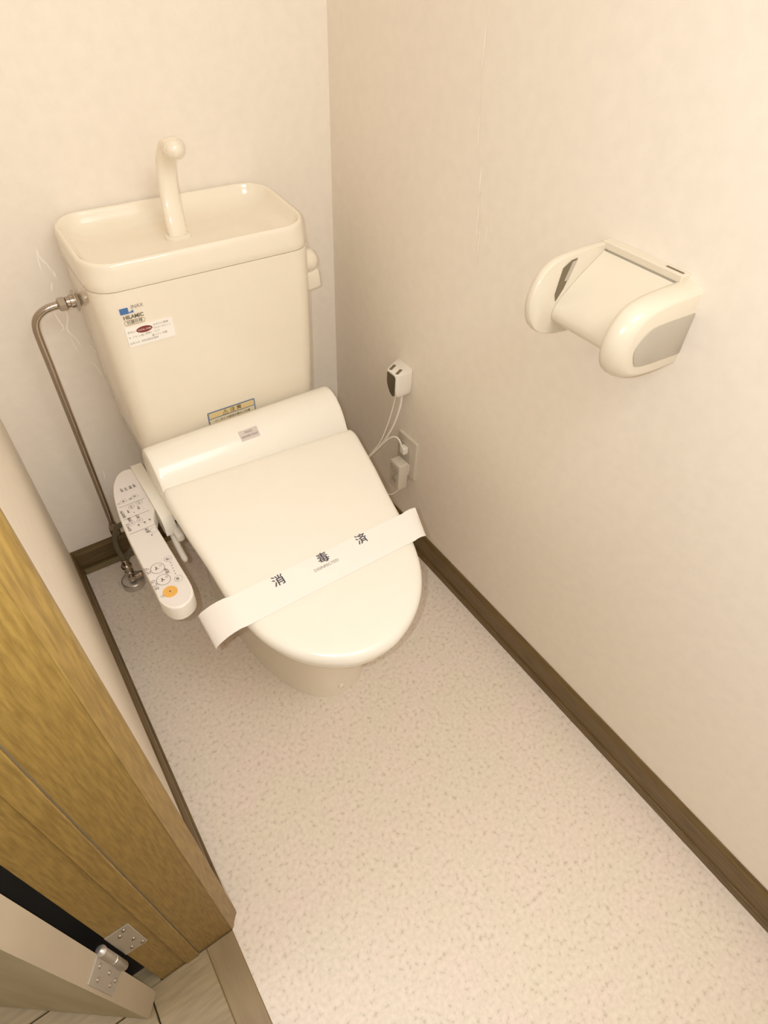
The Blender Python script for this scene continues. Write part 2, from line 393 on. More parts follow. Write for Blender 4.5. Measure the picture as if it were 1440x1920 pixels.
# basin lid
bm = bmesh.new(); tl = .085; yr = -.0; X0, X1, YF_, YB = TX0 - .0012, TX1 + .0012, TYF - .0015, -.003
def rim(inset, z, t=tl, r=.055): return rr(X0 + inset, X1 - inset, YF_ + inset, YB - inset * .8, max(r - inset, .02), z, 8, t, 0)
rings = [rim(.0010, .787, 0, .045), rim(0, .7885, 0, .045), rim(0, .805, .02, .050), rim(0, .838), rim(.0012, .8455), rim(.0035, .8495), rim(.0065, .8500), rim(.0090, .8475), rim(.0115, .842), rim(.018, .831, tl * .95), rim(.028, .8225, tl * .7), rim(.045, .8165, tl * .4), rim(.075, .8135, tl * .2), rim(.095, .813, 0)]
loft(bm, rings); bas = obj('basin_lid', bm, 'ivory', T, angle=75)
# spout
bm = bmesh.new(); path = spline([(-.389, -.112, .812), (-.388, -.105, .838), (-.385, -.094, .868), (-.382, -.088, .899), (-.379, -.090, .930), (-.376, -.103, .953), (-.3745, -.120, .961), (-.3745, -.134, .958)], 6)
n = len(path); rad = []
for i in range(n):
    t = i / (n - 1); rad.append(.0165 if t < .7 else .0165 - .0015 * (t - .7) / .3)
rad[0] = .019; 
# flattened section wider than deep
def sweep_flat(bm, path, wid, dep, segs=20):
    rings = []; N = len(path)
    for i, p in enumerate(path):
        t = (path[min(i + 1, N - 1)] - path[max(i - 1, 0)]).normalized(); u = Vector((1, 0.05, 0)); u = (u - t * t.dot(u)).normalized(); v = t.cross(u)
        rings.append([p + u * (wid[i] * math.copysign(abs(math.cos(a)) ** .75, math.cos(a))) + v * (dep[i] * math.copysign(abs(math.sin(a)) ** .75, math.sin(a))) for a in [2 * math.pi * k / segs for k in range(segs)]])
    loft(bm, rings)
wid = [.0175 - .0015 * min(1, i / n * 1.3) for i in range(n)]; dep = [.0100 + .0045 * max(0, i / n - .6) / .4 for i in range(n)]
sweep_flat(bm, path, wid, dep)
sp = obj('spout', bm, 'ivory', T, angle=70)
bm = bmesh.new(); bmesh.ops.create_uvsphere(bm, u_segments=24, v_segments=16, radius=.0146)
for v in bm.verts: v.co = Vector((-.3745, -.134, .9580)) + Vector((v.co.x, v.co.y * .95, v.co.z * .95))
obj('spout_tip', bm, 'ivory', sp)
bm = bmesh.new(); loft(bm, [rr(-.4125, -.3655, -.128, -.094, .015, z) for z in (.808, .8165)] + [rr(-.4095, -.3685, -.1255, -.0965, .013, .8185)]); obj('spout_base', bm, 'ivory', sp)
# flush lever on the right side of the tank
bm = bmesh.new(); lathe(bm, (-.169, -.125, .722), (1, 0, 0), [(.0235, 0), (.0235, .03), (.022, .040), (.017, .047), (.009, .051), (0, .052)], 24)
lv = obj('flush_lever', bm, 'ivory', T, angle=50)
obj('lever_handle', box((-.150, -.142, .664), (-.116, -.108, .704), .005, 3, Matrix.Rotation(math.radians(-7), 3, 'Y')), 'ivory', lv)
# seat body (hinge box behind the lid), swept along its width
prof = [(-.218, .400), (-.218, .452), (-.223, .474), (-.233, .488), (-.248, .4955), (-.266, .4955), (-.284, .489), (-.300, .477), (-.313, .462), (-.322, .447), (-.330, .430), (-.350, .415), (-.350, .385), (-.218, .385)]
bm = bmesh.new(); XS = [(-.5830, .010), (-.5805, .003), (-.577, .0006), (-.572, 0), (-.180, 0), (-.173, .0006), (-.170, .003), (-.168, .010)]
cy, cz = -.27, .43; rings = []
for x, ins in XS:
    rings.append([Vector((x, y + (cy - y) * ins / .08, z + (cz - z) * ins / .08)) for y, z in prof])
loft(bm, rings); sb = obj('seat_body', bm, 'lid', T, angle=35)
bm = bmesh.new(); quad(bm, [(-.401, -.2865, .4888), (-.363, -.2865, .4888), (-.363, -.3078, .4705), (-.401, -.3078, .4705)])
def on_hump(x, s):   # point on sloping front of hump, s = 0..1 down
    return Vector((x, -.2865 - .0213 * s, .4888 - .0183 * s))
badge = obj('name_badge', box((-.404, -.3105, .4700), (-.361, -.2838, .4715), 0, 2, Matrix.Rotation(0, 3, 'X')), 'badge', T) if False else None
nr = Vector((0, -.0183, .0213)).normalized()
bm = bmesh.new(); v4 = [on_hump(-.402, 0), on_hump(-.362, 0), on_hump(-.362, .75), on_hump(-.402, .75)]
loft(bm, [[p - nr * .001 for p in v4], [p + nr * .0012 for p in v4]]); badge = obj('name_badge', bm, 'badge', T, smooth=False)
bm = bmesh.new(); dn = Vector((0, -.0213, -.0183)).normalized()
add_text(bm, 'INAX', on_hump(-.382, .20) + nr * .0016, (1, 0, 0), -dn, .0070, .01); add_text(bm, 'SHOWER TOILET', on_hump(-.382, .50) + nr * .0016, (1, 0, 0), -dn, .0056, .02, sx=.82)
obj('badge_lettering', bm, 'ink_soft', badge, smooth=False)

# lid and seat: outline by half-widths along the centre line, turned slightly on their hinges
PU = [(0, .203), (.02, .2085), (.06, .205), (.12, .199), (.2, .188), (.27, .181), (.32, .172), (.37, .156), (.41, .132), (.44, .103), (.462, .070), (.476, .036), (.4805, 0)]
def outline(inset=0.0, n=22):
    R = []
    for i in range(len(PU)): R.append(Vector((PU[i][1], PU[i][0], 0)))
    R = spline(R, 3); pts = [(p.x, p.y) for p in R] + [(-p.x, p.y) for p in R[-2::-1]]
    if inset:
        out = []; N = len(pts)
        for i, (x, u) in enumerate(pts):
            a, c = Vector(pts[max(i - 1, 0)]), Vector(pts[min(i + 1, N - 1)]); d = (c - a).normalized(); q = Vector((x, u)) + Vector((-d.y, d.x)) * inset
            out.append((q.x, max(q.y, inset)))
        return out
    return pts
yw = math.radians(4.5); fv = Vector((-math.sin(yw), -math.cos(yw), 0)); sv = Vector((math.cos(yw), -math.sin(yw), 0)); HB = Vector((-.376, -.332, 0))
def lz(u): return .452 - .062 * (u / .48)
def lid_ring(inset, dz, zf=lz): return [HB + sv * x + fv * u + Vector((0, 0, zf(u) + dz)) for x, u in outline(inset)]
def lid_pt(x, y, dz=0):    # height of the lid's top above a room point
    d = Vector((x, y, 0)) - HB; return Vector((x, y, lz(max(0, d.dot(fv))) + dz))
def crown(inset, dz): return [p + Vector((0, 0, 0)) for p in lid_ring(inset, dz)]
def topcap(bm, ring):
    c = len(ring) // 2
    for i in range(c):
        a, b = ring[i], ring[i + 1]; d, e = ring[-1 - i], ring[-2 - i]
        if i + 1 >= len(ring) - 2 - i:
            bm.faces.new((a, b, d)); break
        bm.faces.new((a, b, e, d))
def lidmesh(specs, zf):
    bm = bmesh.new(); R = [[bm.verts.new(p) for p in lid_ring(i, dz, zf)] for i, dz in specs]
    n = len(R[0])
    for i in range(len(R) - 1):
        for j in range(n): bm.faces.new((R[i][j], R[i][(j + 1) % n], R[i + 1][(j + 1) % n], R[i + 1][j]))
    topcap(bm, R[-1]); bm.faces.new(R[0][::-1]); return bm
lid = obj('seat_lid', lidmesh([(.006, -.026), (.0015, -.024), (0, -.018), (.0005, -.012), (.003, -.0065), (.007, -.003), (.013, -.0012), (.022, -.0003), (.032, 0)], lz), 'lid', T, angle=50)
obj('seat', lidmesh([(.014, -.044), (.009, -.042), (.0075, -.034), (.009, -.0275)], lambda u: lz(u) * .5 + .5 * (.414) if False else lz(u)), 'lid', T, angle=50)

# control panel at the left (user's right hand)
PZ = .400
pp = [(-.590, -.178), (-.612, -.166), (-.632, -.172), (-.648, -.195), (-.658, -.225), (-.665, -.265), (-.670, -.315), (-.6725, -.370), (-.6735, -.500), (-.6735, -.533), (-.662, -.556), (-.644, -.562), (-.624, -.552), (-.6155, -.528), (-.6155, -.470), (-.6165, -.400), (-.6165, -.345), (-.606, -.315), (-.596, -.285), (-.588, -.245)]
pp = [tuple(p[:2]) for p in spline([(*p, 0) for p in pp] + [(*pp[0], 0)], 3)][:-1]
bm = bmesh.new(); prism(bm, pp, (0, 0, 0), (1, 0, 0), (0, 1, 0), (0, 0, 1), .366, PZ - .0008, .003, 3)
pan = obj('control_panel', bm, 'white', T, angle=40)
ov = [(-.613, -.176), (-.632, -.180), (-.646, -.200), (-.6555, -.230), (-.662, -.268), (-.6675, -.318), (-.670, -.372), (-.671, -.500), (-.6705, -.531), (-.660, -.552), (-.644, -.5575), (-.627, -.549), (-.6185, -.526), (-.6180, -.470), (-.6185, -.400), (-.6185, -.350), (-.609, -.318), (-.605, -.285), (-.605, -.23)]
ov = [tuple(p[:2]) for p in spline([(*p, 0) for p in ov] + [(*ov[0], 0)], 3)][:-1]
bm = bmesh.new(); prism(bm, ov, (0, 0, 0), (1, 0, 0), (0, 1, 0), (0, 0, 1), PZ - .001, PZ, 0)
obj('panel_overlay', bm, 'panel', pan, smooth=False)
bm = bmesh.new()
# arm joining panel to seat body, with a rounded ridge
loft(bm, [[Vector((x, y, z)) for y, z in ((-.165, .37), (-.165, .402), (-.175, .408), (-.30, .408), (-.345, .402), (-.355, .385), (-.355, .36), (-.30, .36))] for x in (-.604, -.5815)] )
add_box(bm, (-.6035, -.34, .345), (-.578, -.20, .375), .006, 2)
obj('panel_arm', bm, 'lid', T, angle=50)
obj('hinge_bracket', box((-.5915, -.378, .352), (-.575, -.335, .372), .006, 3), 'white', T)
bm = bmesh.new(); tube(bm, spline([(-.590, -.325, .352), (-.5925, -.36, .350), (-.594, -.39, .347), (-.594, -.418, .343)], 5), [.0058] * 15 + [.004], 12); obj('drain_lever', bm, 'white', T)
# buttons
def ringbtn(name, x, y, r, raise_=.0007, m='panel'):
    b = obj(name, lathe(bmesh.new(), (x, y, PZ - .0005), (0, 0, 1), [(r, 0), (r, raise_ * .8), (r - .0005, raise_ + .0005), (0, raise_ + .0005)], 28), m, pan, angle=50)
    return b
PT = PZ + .0004
K = dict(u=Vector((0, 1, 0)), v=Vector((-1, 0, 0)))
stop = ringbtn('stop_button', -.6515, -.5215, .0125, .0012, 'orange'); stop['label'] = 'round orange stop button'
for (x, y, r) in ((-.6515, -.460, .0118), (-.6520, -.4905, .0118), (-.6280, -.4485, .0066), (-.6290, -.5020, .0068), (-.6480, -.2600, .0055), (-.6245, -.2575, .0055), (-.6400, -.2830, .0055), (-.6235, -.2800, .0058), (-.6530, -.3270, .0055), (-.6385, -.3270, .0055), (-.6250, -.3660, .0062)):
    ringbtn('button', x, y, r)
# print on the panel: rings, lines, characters
bm = bmesh.new()
for (x, y, r) in ((-.6515, -.460, .0125), (-.6520, -.4905, .0125)): flat_ring(bm, (x, y, PT + .0006), (1, 0, 0), (0, 1, 0), r, .0008)
for (x, y, r) in ((-.6280, -.4485, .0070), (-.6290, -.5020, .0072), (-.6250, -.3660, .0066), (-.6530, -.3270, .0058), (-.6385, -.3270, .0058), (-.6400, -.2830, .0058), (-.6235, -.2800, .0062), (-.6480, -.2600, .0058), (-.6245, -.2575, .0058)):
    flat_ring(bm, (x, y, PT + .0006), (1, 0, 0), (0, 1, 0), r, .0004)
for y, xa, xb in ((-.2725, -.6605, -.611), (-.310, -.6650, -.613), (-.3525, -.6675, -.615)):
    b2 = bmesh.new()
    quad(b2, [(xa, y - .0004, PT), (xb, y - .0004, PT), (xb, y + .0004, PT), (xa, y + .0004, PT)])
    obj('divider_line', b2, 'ink_soft', pan, smooth=False)
def ptxt(s, x, y, size, bold=.03, z=PT): add_text(bm, s, (x, y, z), (0, 1, 0), (-1, 0, 0), size, bold)
for s_, x in (('水勢', -.6405), ('便座', -.632), ('温水', -.6235), ('節電', -.6150)): ptxt(s_, x, -.226, .0056, .045)
for s_, x, y, z in (('入', -.658, -.262, .006), ('切', -.634, -.2600, .006), ('弱', -.6480, -.2600, .005), ('強', -.6245, -.2575, .005)): ptxt(s_, x, y, z, .02, PT + .0008)
ptxt('温度調節', -.6600, -.294, .0058); ptxt('便座', -.6485, -.2915, .005); ptxt('温水', -.6290, -.2920, .005); ptxt('・ ・', -.6215, -.297, .006); ptxt('・', -.6400, -.300, .008)
ptxt('便座', -.6400, -.2830, .0045, .0, PT + .0008); ptxt('温水', -.6235, -.2800, .0045, 0, PT + .0008)
ptxt('洗浄強さ', -.6620, -.334, .0058); ptxt('位置', -.6540, -.3150, .0062); ptxt('前後', -.6380, -.3140, .0062); ptxt('前', -.6530, -.3270, .005, 0, PT + .0008); ptxt('後', -.6385, -.3270, .005, 0, PT + .0008)
for x, y in ((-.6440, -.3400), (-.6320, -.3390), (-.6215, -.3370)): ptxt('・■', x, y, .0048)
ptxt('脱臭', -.6350, -.3600, .0068, .03); ptxt('●', -.6320, -.3760, .0042)
ptxt('ビデ', -.6680, -.4560, .0092, .02); ptxt('おしり', -.6680, -.4935, .0088, .02); ptxt('止', -.6665, -.5240, .0070, .0)
ptxt('強', -.6280, -.4485, .0072, .03, PT + .0008); ptxt('弱', -.6290, -.5020, .0072, .03, PT + .0008); ptxt('洗浄', -.6395, -.4740, .0072, .03)
for k in range(5): ptxt('▪', -.6275 - .0005 * k, -.4600 - .0070 * k, .0052, .05)
obj('panel_print', bm, 'ink_soft', pan, smooth=False)['kind'] = 'stuff'
# pictograms in the two big buttons and the dot on the orange one
for y in (-.460, -.4905):
    z = PT + .0010; bm = bmesh.new()
    for pts, wd in (([(-.6560, y - .0035), (-.6535, y + .0005), (-.6535, y + .0045)], .0009), ([(-.6535, y + .0005), (-.6500, y - .002)], .0007)):
        for i in range(len(pts) - 1):
            a, b = Vector((*pts[i], z)), Vector((*pts[i + 1], z)); s_ = (b - a).normalized().cross(Vector((0, 0, 1))) * wd
            quad(bm, [a - s_, b - s_, b + s_, a + s_])
    flat_ring(bm, (-.6450, y + .003, z), (1, 0, 0), (0, 1, 0), .0022, .0005, 14)
    obj('pictogram', bm, 'ink_brown', pan, smooth=False)
bm = bmesh.new()
lathe(bm, (-.6515, -.5215, PZ + .001), (0, 0, 1), [(.0016, 0), (.0016, .0006), (0, .0007)], 12)
obj('stop_dot', bm, 'ink_brown', pan, smooth=False)

# stickers on the tank front
TYS = TYF - .0006
def sticker(name, x0, x1, z0, z1, m, y=TYS, th=.0010, r=.002):
    poly = round_poly([(x0, z0), (x1, z0), (x1, z1), (x0, z1)], r, 3)
    bm = bmesh.new(); prism(bm, poly, (0, y, 0), (1, 0, 0), (0, 0, 1), (0, -1, 0), -.003, th, 0); return obj(name, bm, m, T, smooth=False)
ys = lambda k: TYS - .0010 - .0003 * k
F = dict(u=(1, 0, 0), v=(0, 0, 1))
st = sticker('white_sticker', -.5445, -.4605, .6865, .7225, 'paper'); st['label'] = 'white sticker with a dark red oval'
bm = bmesh.new(); prism(bm, [(-.512 + .0142 * math.cos(a), .7140 + .0058 * math.sin(a)) for a in [2 * math.pi * k / 28 for k in range(28)]], (0, ys(0), 0), (1, 0, 0), (0, 0, 1), (0, -1, 0), 0, .0003)
obj('red_oval', bm, 'red', st, smooth=False)
bm = bmesh.new(); add_text(bm, 'TOTAL CARE', (-.512, ys(3), .7140), (1, 0, 0), (0, 0, 1), .0044, .0, sx=.9); obj('oval_lettering', bm, 'paper', st, smooth=False)
bm = bmesh.new()
for s_, x, z, sz in (('きれい', -.5345, .7135, .0052), ('お手入れ簡単', -.4820, .7172, .0046), ('汚れがつきにくい', -.4810, .7110, .0040), ('水  アカ  に強い', -.5270, .7040, .0042), ('便器に  ついて', -.4990, .7050, .0040), ('銀イオン 抗菌', -.4880, .6985, .0044), ('お手入れ  中性洗剤を使用', -.5170, .6930, .0044)):
    add_text(bm, s_, (x, ys(1), z), (1, 0, 0), (0, 0, 1), sz, .0)
obj('fine_print', bm, 'ink_soft', st, smooth=False)
# maker's mark above it
lg = sticker('blue_logo_patch', -.5440, -.5300, .7475, .7575, 'blue', r=.0002); lg['label'] = 'small blue logo patch on the tank'
bm = bmesh.new(); prism(bm, [(-.5300, .7480), (-.5220, .7480), (-.5220, .7520), (-.5262, .7495)], (0, TYS, 0), (1, 0, 0), (0, 0, 1), (0, -1, 0), -.002, .001); obj('logo_wedge', bm, 'blue', lg, smooth=False)
bm = bmesh.new(); add_text(bm, 'INAX', (-.5140, ys(0), .7575), (1, 0, 0), (0, 0, 1), .0088, .0); obj('maker_lettering', bm, 'ink_soft', lg, smooth=False)
bm = bmesh.new(); add_text(bm, 'HILAMIC', (-.5240, TYF - .0008, .7405), (1, 0, 0), (0, 0, 1), .0092, .03, sx=.98)
add_text(bm, '抗菌仕様', (-.5240, TYF - .0008, .7308), (1, 0, 0), (0, 0, 1), .0068, .01)
zc, xc, hw, hh = .7308, -.5240, .0180, .0046
pl = [(xc + math.copysign(hw - hh, math.cos(a)) + hh * math.cos(a), zc + hh * math.sin(a)) for a in [math.pi * 2 * (k + .5) / 24 for k in range(24)]]
pi_ = [(xc + (x - xc) * .975, zc + (z - zc) * .88) for x, z in pl]
for k in range(24):
    j = (k + 1) % 24; quad(bm, [(pl[k][0], TYF - .0008, pl[k][1]), (pl[j][0], TYF - .0008, pl[j][1]), (pi_[j][0], TYF - .0008, pi_[j][1]), (pi_[k][0], TYF - .0008, pi_[k][1])])
obj('series_lettering', bm, 'ink_brown', T, smooth=False)
# yellow caution label half hidden behind the seat body
YL = TYF + .004
cl = sticker('caution_label', -.4335, -.3275, .440, .4985, 'blue_frame', y=YL - .0006, r=.003); cl['label'] = 'caution label with blue frame and yellow heading'
def lab(name, x0, x1, z0, z1, m): 
    bm = bmesh.new(); prism(bm, [(x0, z0), (x1, z0), (x1, z1), (x0, z1)], (0, YL - .0016, 0), (1, 0, 0), (0, 0, 1), (0, -1, 0), 0, .0003); return obj(name, bm, m, cl, smooth=False)
lab('yellow_heading', -.4312, -.3298, .4832, .4963, 'yellow'); lab('text_field', -.4312, -.3298, .442, .4812, 'label')
bm = bmesh.new(); add_text(bm, '⚠ 注 意', (-.3805, YL - .0022, .4893), (1, 0, 0), (0, 0, 1), .0115, .02); add_text(bm, 'ローボイラ接続の際のご注意', (-.3805, YL - .0022, .4745), (1, 0, 0), (0, 0, 1), .0062, .015)
obj('caution_lettering', bm, 'ink_brown', cl, smooth=False)

# ------------------------------------------------------------------ paper band across the lid
pb_o = Vector((-.41, -.63, .43))
def band_mesh():
    bm = bmesh.new(); top = []; ya, yb = -.600, -.664; N = 60
    for ycol, (yy_) in enumerate((ya, yb)):
        row = []
        # left overhang
        el = None; xs = [-.5745 + (.3605 if ycol == 0 else .3450) * i / N for i in range(N + 1)]
        z0 = lid_pt(xs[0], yy_).z
        over = [(-.629, -.036), (-.6255, -.0275), (-.616, -.0190), (-.605, -.0115), (-.594, -.0060), (-.583, -.0020)]
        dy = .018 if ycol == 0 else .010
        for k, (x, dz) in enumerate(over):
            f = 1 - k / 6; row.append(Vector((x, yy_ + dy * f, z0 + .0020 + dz)))
        for i, x in enumerate(xs):
            row.append(lid_pt(x, yy_, .0013))
        xe = xs[-1]; ze = row[-1].z
        for d, dz in (((.009, .0006), (.018, -.0005), (.027, -.003), (.036, -.007)) if ycol == 0 else ((.008, .0004), (.015, -.0012), (.022, -.004), (.030, -.008))):
            row.append(Vector((xe + d, yy_ + d * .15, ze + dz)))
        top.append(row)
    n = len(top[0]); rows = []
    for j in range(5):
        t = j / 4; rows.append([top[0][i].lerp(top[1][i], t) for i in range(n)])
    V = [[bm.verts.new(p) for p in r] for r in rows]; B = [[bm.verts.new(p - Vector((0, 0, .0004))) for p in r] for r in rows]
    for j in range(4):
        for i in range(n - 1):
            bm.faces.new((V[j][i], V[j][i + 1], V[j + 1][i + 1], V[j + 1][i])); bm.faces.new((B[j][i], B[j + 1][i], B[j + 1][i + 1], B[j][i + 1]))
    for j in range(4):
        for i in (0, n - 1): bm.faces.new((V[j][i], V[j + 1][i], B[j + 1][i], B[j][i]))
    for i in range(n - 1):
        for j in (0, 4): bm.faces.new((V[j][i], V[j][i + 1], B[j][i + 1], B[j][i]))
    return bm
PB = obj('paper_band', band_mesh(), 'paper', origin=pb_o, angle=60)
tag(PB, 'white paper disinfected band laid across the closed toilet lid', 'paper band')
bm = bmesh.new()
def lidtext(s, x, y, size, bold, m=None, sx=1):
    a = lid_pt(x, y, .0018); vv = (lid_pt(x, y + .01) - lid_pt(x, y)).normalized(); uu = (lid_pt(x + .01, y) - lid_pt(x, y)).normalized()
    add_text(bm, s, a, uu, vv, size, bold, sx=sx)
bm.free()
for ch, x, y in (('消', -.4880, -.6145), ('毒', -.3975, -.6125), ('済', -.3145, -.6120)):
    bm = bmesh.new(); lidtext(ch, x, y, .0232, .010); obj('printed_kanji', bm, 'ink', PB, smooth=False)
bm = bmesh.new(); lidtext('DISINFECTED', -.4000, -.6285, .0082, .0, sx=1.02); obj('small_print', bm, 'ink_soft', PB, smooth=False)

# ------------------------------------------------------------------ water pipe, stop valve, hoses
WP = empty('water_pipe', (-.673, -.078, .16), 'chrome supply pipe bending from the tank side down the back wall', 'pipe')
arc = [(-.5806, -.078, .7285), (-.600, -.078, .728), (-.618, -.078, .727), (-.636, -.078, .7255), (-.652, -.078, .719), (-.6625, -.078, .708), (-.667, -.078, .693), (-.668, -.078, .672), (-.6685, -.078, .60), (-.670, -.078, .45), (-.672, -.078, .30), (-.6735, -.078, .19)]
obj('pipe', tube(bmesh.new(), spline(arc, 6), .0066, 16, up=(0, 1, 0)), 'chrome', WP)
def hexn(c, axis, prof, segs=6): return lathe(bmesh.new(), c, axis, prof, segs)
obj('compression_nut', hexn((-.620, -.078, .727), (1, 0, 0), [(.0075, 0), (.0125, .003), (.0125, .014), (.009, .017)]), 'chrome', WP, angle=25)
obj('coupling', lathe(bmesh.new(), (-.604, -.078, .728), (1, 0, 0), [(.0095, 0), (.0095, .006), (.0115, .007), (.0115, .015), (.0095, .016), (.0095, .0235)], 20), 'chrome', WP, angle=30)
obj('lock_nut', hexn((-.590, -.078, .728), (1, 0, 0), [(.010, 0), (.0135, .002), (.0135, .0075), (.010, .0095)]), 'chrome', WP, angle=25)
bm = bmesh.new(); lathe(bm, (-.5905, -.078, .728), (1, .05, 0), [(.0185, 0), (.0185, .0012)], 24); obj('washer', bm, 'steel', WP, angle=30)
obj('lower_nut', lathe(bmesh.new(), (-.6735, -.078, .150), (0, 0, 1), [(.009, 0), (.011, .004), (.011, .030), (.0085, .036), (.008, .042)], 8), 'chrome', WP, angle=25)

SV = empty('stop_valve', (-.681, -.113, 0), 'chrome stop valve on round floor flange with grey hoses beside the left baseboard', 'valve')
obj('floor_flange', lathe(bmesh.new(), (-.681, -.112, 0), (0, 0, 1), [(.0275, 0), (.0275, .018), (.0262, .0208), (.023, .0218), (.010, .0225), (0, .0225)], 32), 'steel', SV, angle=50)
bm = bmesh.new(); lathe(bm, (-.681, -.112, .020), (0, 0, 1), [(.0085, 0), (.0085, .022), (.0105, .024), (.0105, .034), (.008, .036), (.008, .044)], 20); add_box(bm, (-.689, -.130, .030), (-.673, -.112, .044), .003, 2)
obj('valve_body', bm, 'chrome', SV, angle=40)
bm = bmesh.new(); lathe(bm, (-.673, -.118, .034), (1, -.15, .05), [(.005, 0), (.005, .010), (.0085, .011), (.0085, .018), (.006, .020), (0, .0205)], 18); obj('valve_handle', bm, 'chrome', SV, angle=40)
bm = bmesh.new(); bmesh.ops.create_uvsphere(bm, u_segments=20, v_segments=12, radius=.0128)
for v in bm.verts: v.co = Vector((-.682, -.112, .072)) + Vector((v.co.x, v.co.y, v.co.z * .85))
obj('union_nut', bm, 'chrome', SV)
obj('flexible_hose', tube(bmesh.new(), spline([(-.682, -.112, .078), (-.6825, -.106, .100), (-.685, -.098, .130), (-.681, -.094, .160), (-.668, -.098, .190), (-.650, -.110, .205), (-.628, -.130, .200), (-.612, -.16, .20)], 8), .0062, 14), 'hose', SV)
obj('flexible_hose', tube(bmesh.new(), spline([(-.681, -.110, .078), (-.673, -.100, .088), (-.658, -.094, .102), (-.642, -.096, .120), (-.626, -.110, .150), (-.610, -.14, .175)], 8), .0062, 14), 'hose', SV)
obj('hose_ferrule', lathe(bmesh.new(), (-.682, -.1125, .080), (0, .15, 1), [(.0072, 0), (.0072, .014), (.0064, .015)], 16), 'chrome', SV)

# ------------------------------------------------------------------ paper holder on the right wall
PH = empty('paper_holder', (0, -.805, .88), 'cream wall-mounted toilet paper holder with grey side inlay and hinged cover', 'paper holder')
D = [(0, .826), (-.060, .8290), (-.100, .8365), (-.124, .848), (-.1385, .868), (-.1435, .893), (-.1370, .919), (-.121, .9375), (-.098, .9455), (-.060, .9485), (0, .9485)]
def Dz(inset=0): return D
def arm(y0, y1, name, bulge, drop=0.0):
    bm = bmesh.new(); pts = [tuple(p[:2]) for p in spline([(*p, 0) for p in D], 3)]
    cx, cz = -.03, .889; rings = []
    sg = -1
    for t, sc in bulge:
        y = y0 + (y1 - y0) * t
        rings.append([Vector((min(0, cx + (x - cx) * sc) if x < -.0005 else 0, y, cz + (z - cz) * (1 - (1 - sc) * .9) - (drop if z > .889 else 0) * min(1, (z - .889) / .04))) for x, z in pts])
    loft(bm, rings); return obj(name, bm, 'cream', PH, angle=60)
arm(-.728, -.742, 'far_arm', [(0, .91), (.2, .945), (.5, .955), (.8, .955), (1, .94)])
na = arm(-.856, -.887, 'near_arm', [(0, .88), (.08, .915), (.25, .93), (.5, .925), (.72, .895), (.88, .85), (.97, .80), (1, .76)], .0035)
gp = [(-.001, .9085), (-.070, .911), (-.093, .906), (-.1055, .890), (-.101, .872), (-.083, .8585), (-.001, .852)]
gp = [tuple(p[:2]) for p in spline([(*p, 0) for p in gp], 3)]
bm = bmesh.new(); prism(bm, gp, (0, -.884, 0), (1, 0, 0), (0, 0, 1), (0, -1, 0), 0, .0045, .001, 2); o = obj('side_inlay', bm, 'grey', PH, angle=40); o['label'] = 'grey inlay on the near side'
bm = bmesh.new(); add_box(bm, (-.0075, -.858, .83), (0, -.740, .946), .001, 1); obj('back_plate', bm, 'cream', PH, smooth=False)
bm = box((-.016, -.862, .9395), (-.0002, -.736, .9488), .0012, 2); obj('top_rail', bm, 'cream', PH, smooth=False)
obj('rail_slot', box((-.0105, -.858, .9480), (-.0060, -.832, .9492), .0004, 1), 'slot', PH, smooth=False)
# hinged paper cover
cp = [(-.0165, .9375), (-.040, .9215), (-.062, .9050), (-.080, .8890), (-.0885, .8790), (-.0925, .8690), (-.0910, .8600), (-.0870, .8555)]
cpt = [tuple(p[:2]) for p in spline([(*p, 0) for p in cp], 4)]
inn = [(x + .0022, z - .0022) for x, z in cpt][::-1]
bm = bmesh.new(); loft(bm, [[Vector((x, y, z)) for x, z in cpt + inn] for y in (-.7425, -.8555)]); obj('cover_flap', bm, 'cream', PH, angle=40)
sl = [(-.0680, .9385), (-.0785, .9375), (-.0915, .9300), (-.0960, .8950), (-.0920, .885), (-.082, .900)]
bm = bmesh.new(); prism(bm, sl, (0, -.7423, 0), (1, 0, 0), (0, 0, 1), (0, -1, 0), 0, .0006); s_ = obj('roller_slot', bm, 'slot', PH, smooth=False)
bm = bmesh.new(); prism(bm, [(-.069, .9365), (-.077, .9355), (-.085, .912), (-.078, .910)], (0, -.7430, 0), (1, 0, 0), (0, 0, 1), (0, -1, 0), 0, .0008); obj('slot_spring', bm, 'grey', s_, smooth=False)

# ------------------------------------------------------------------ sensor box, outlet, adapter and cords on the right wall
WB = empty('wall_sensor', (0, -.303, .49), 'white wall box with two slots on top and dark grey lens face, above the outlet', 'sensor box')
def usb_ring(z, k, fr=0.0):
    base = [(0, -.272), (-.0455, -.297), (-.0445, -.334), (0, -.334)]
    cx, cy = -.012, -.312; b = [(x if x == 0 else cx + (x - cx) * k, cy + (y - cy) * k) for x, y in base]
    return [Vector((x, y, z)) for x, y in round_poly(b, [.001, .004, .008, .006], 4)]
bm = bmesh.new(); loft(bm, [usb_ring(.4615, .62), usb_ring(.4625, .78), usb_ring(.466, .89), usb_ring(.473, .96), usb_ring(.482, 1), usb_ring(.5205, 1), usb_ring(.5238, .985), usb_ring(.525, .95)]); obj('housing', bm, 'white', WB, angle=50)
fa, fb = Vector((-.0462, -.3005)), Vector((-.0452, -.3285)); fd = (fb - fa)
lens = round_poly([(0, .5195), (1, .5195), (1, .478), (.80, .4645), (.45, .468), (0, .490)], [.0005, .05, .1, .1, .2, .05], 3)
lens = [(0, .5200), (.85, .5200), (.97, .5175), (1.0, .513), (1, .480), (.96, .472), (.86, .4675), (.66, .4685), (.42, .4735), (.18, .483), (.05, .492), (0, .500)]
bm = bmesh.new(); f3 = Vector((fd.x, fd.y, 0)); nn = Vector((fd.y, -fd.x, 0)).normalized()
if nn.x > 0: nn = -nn
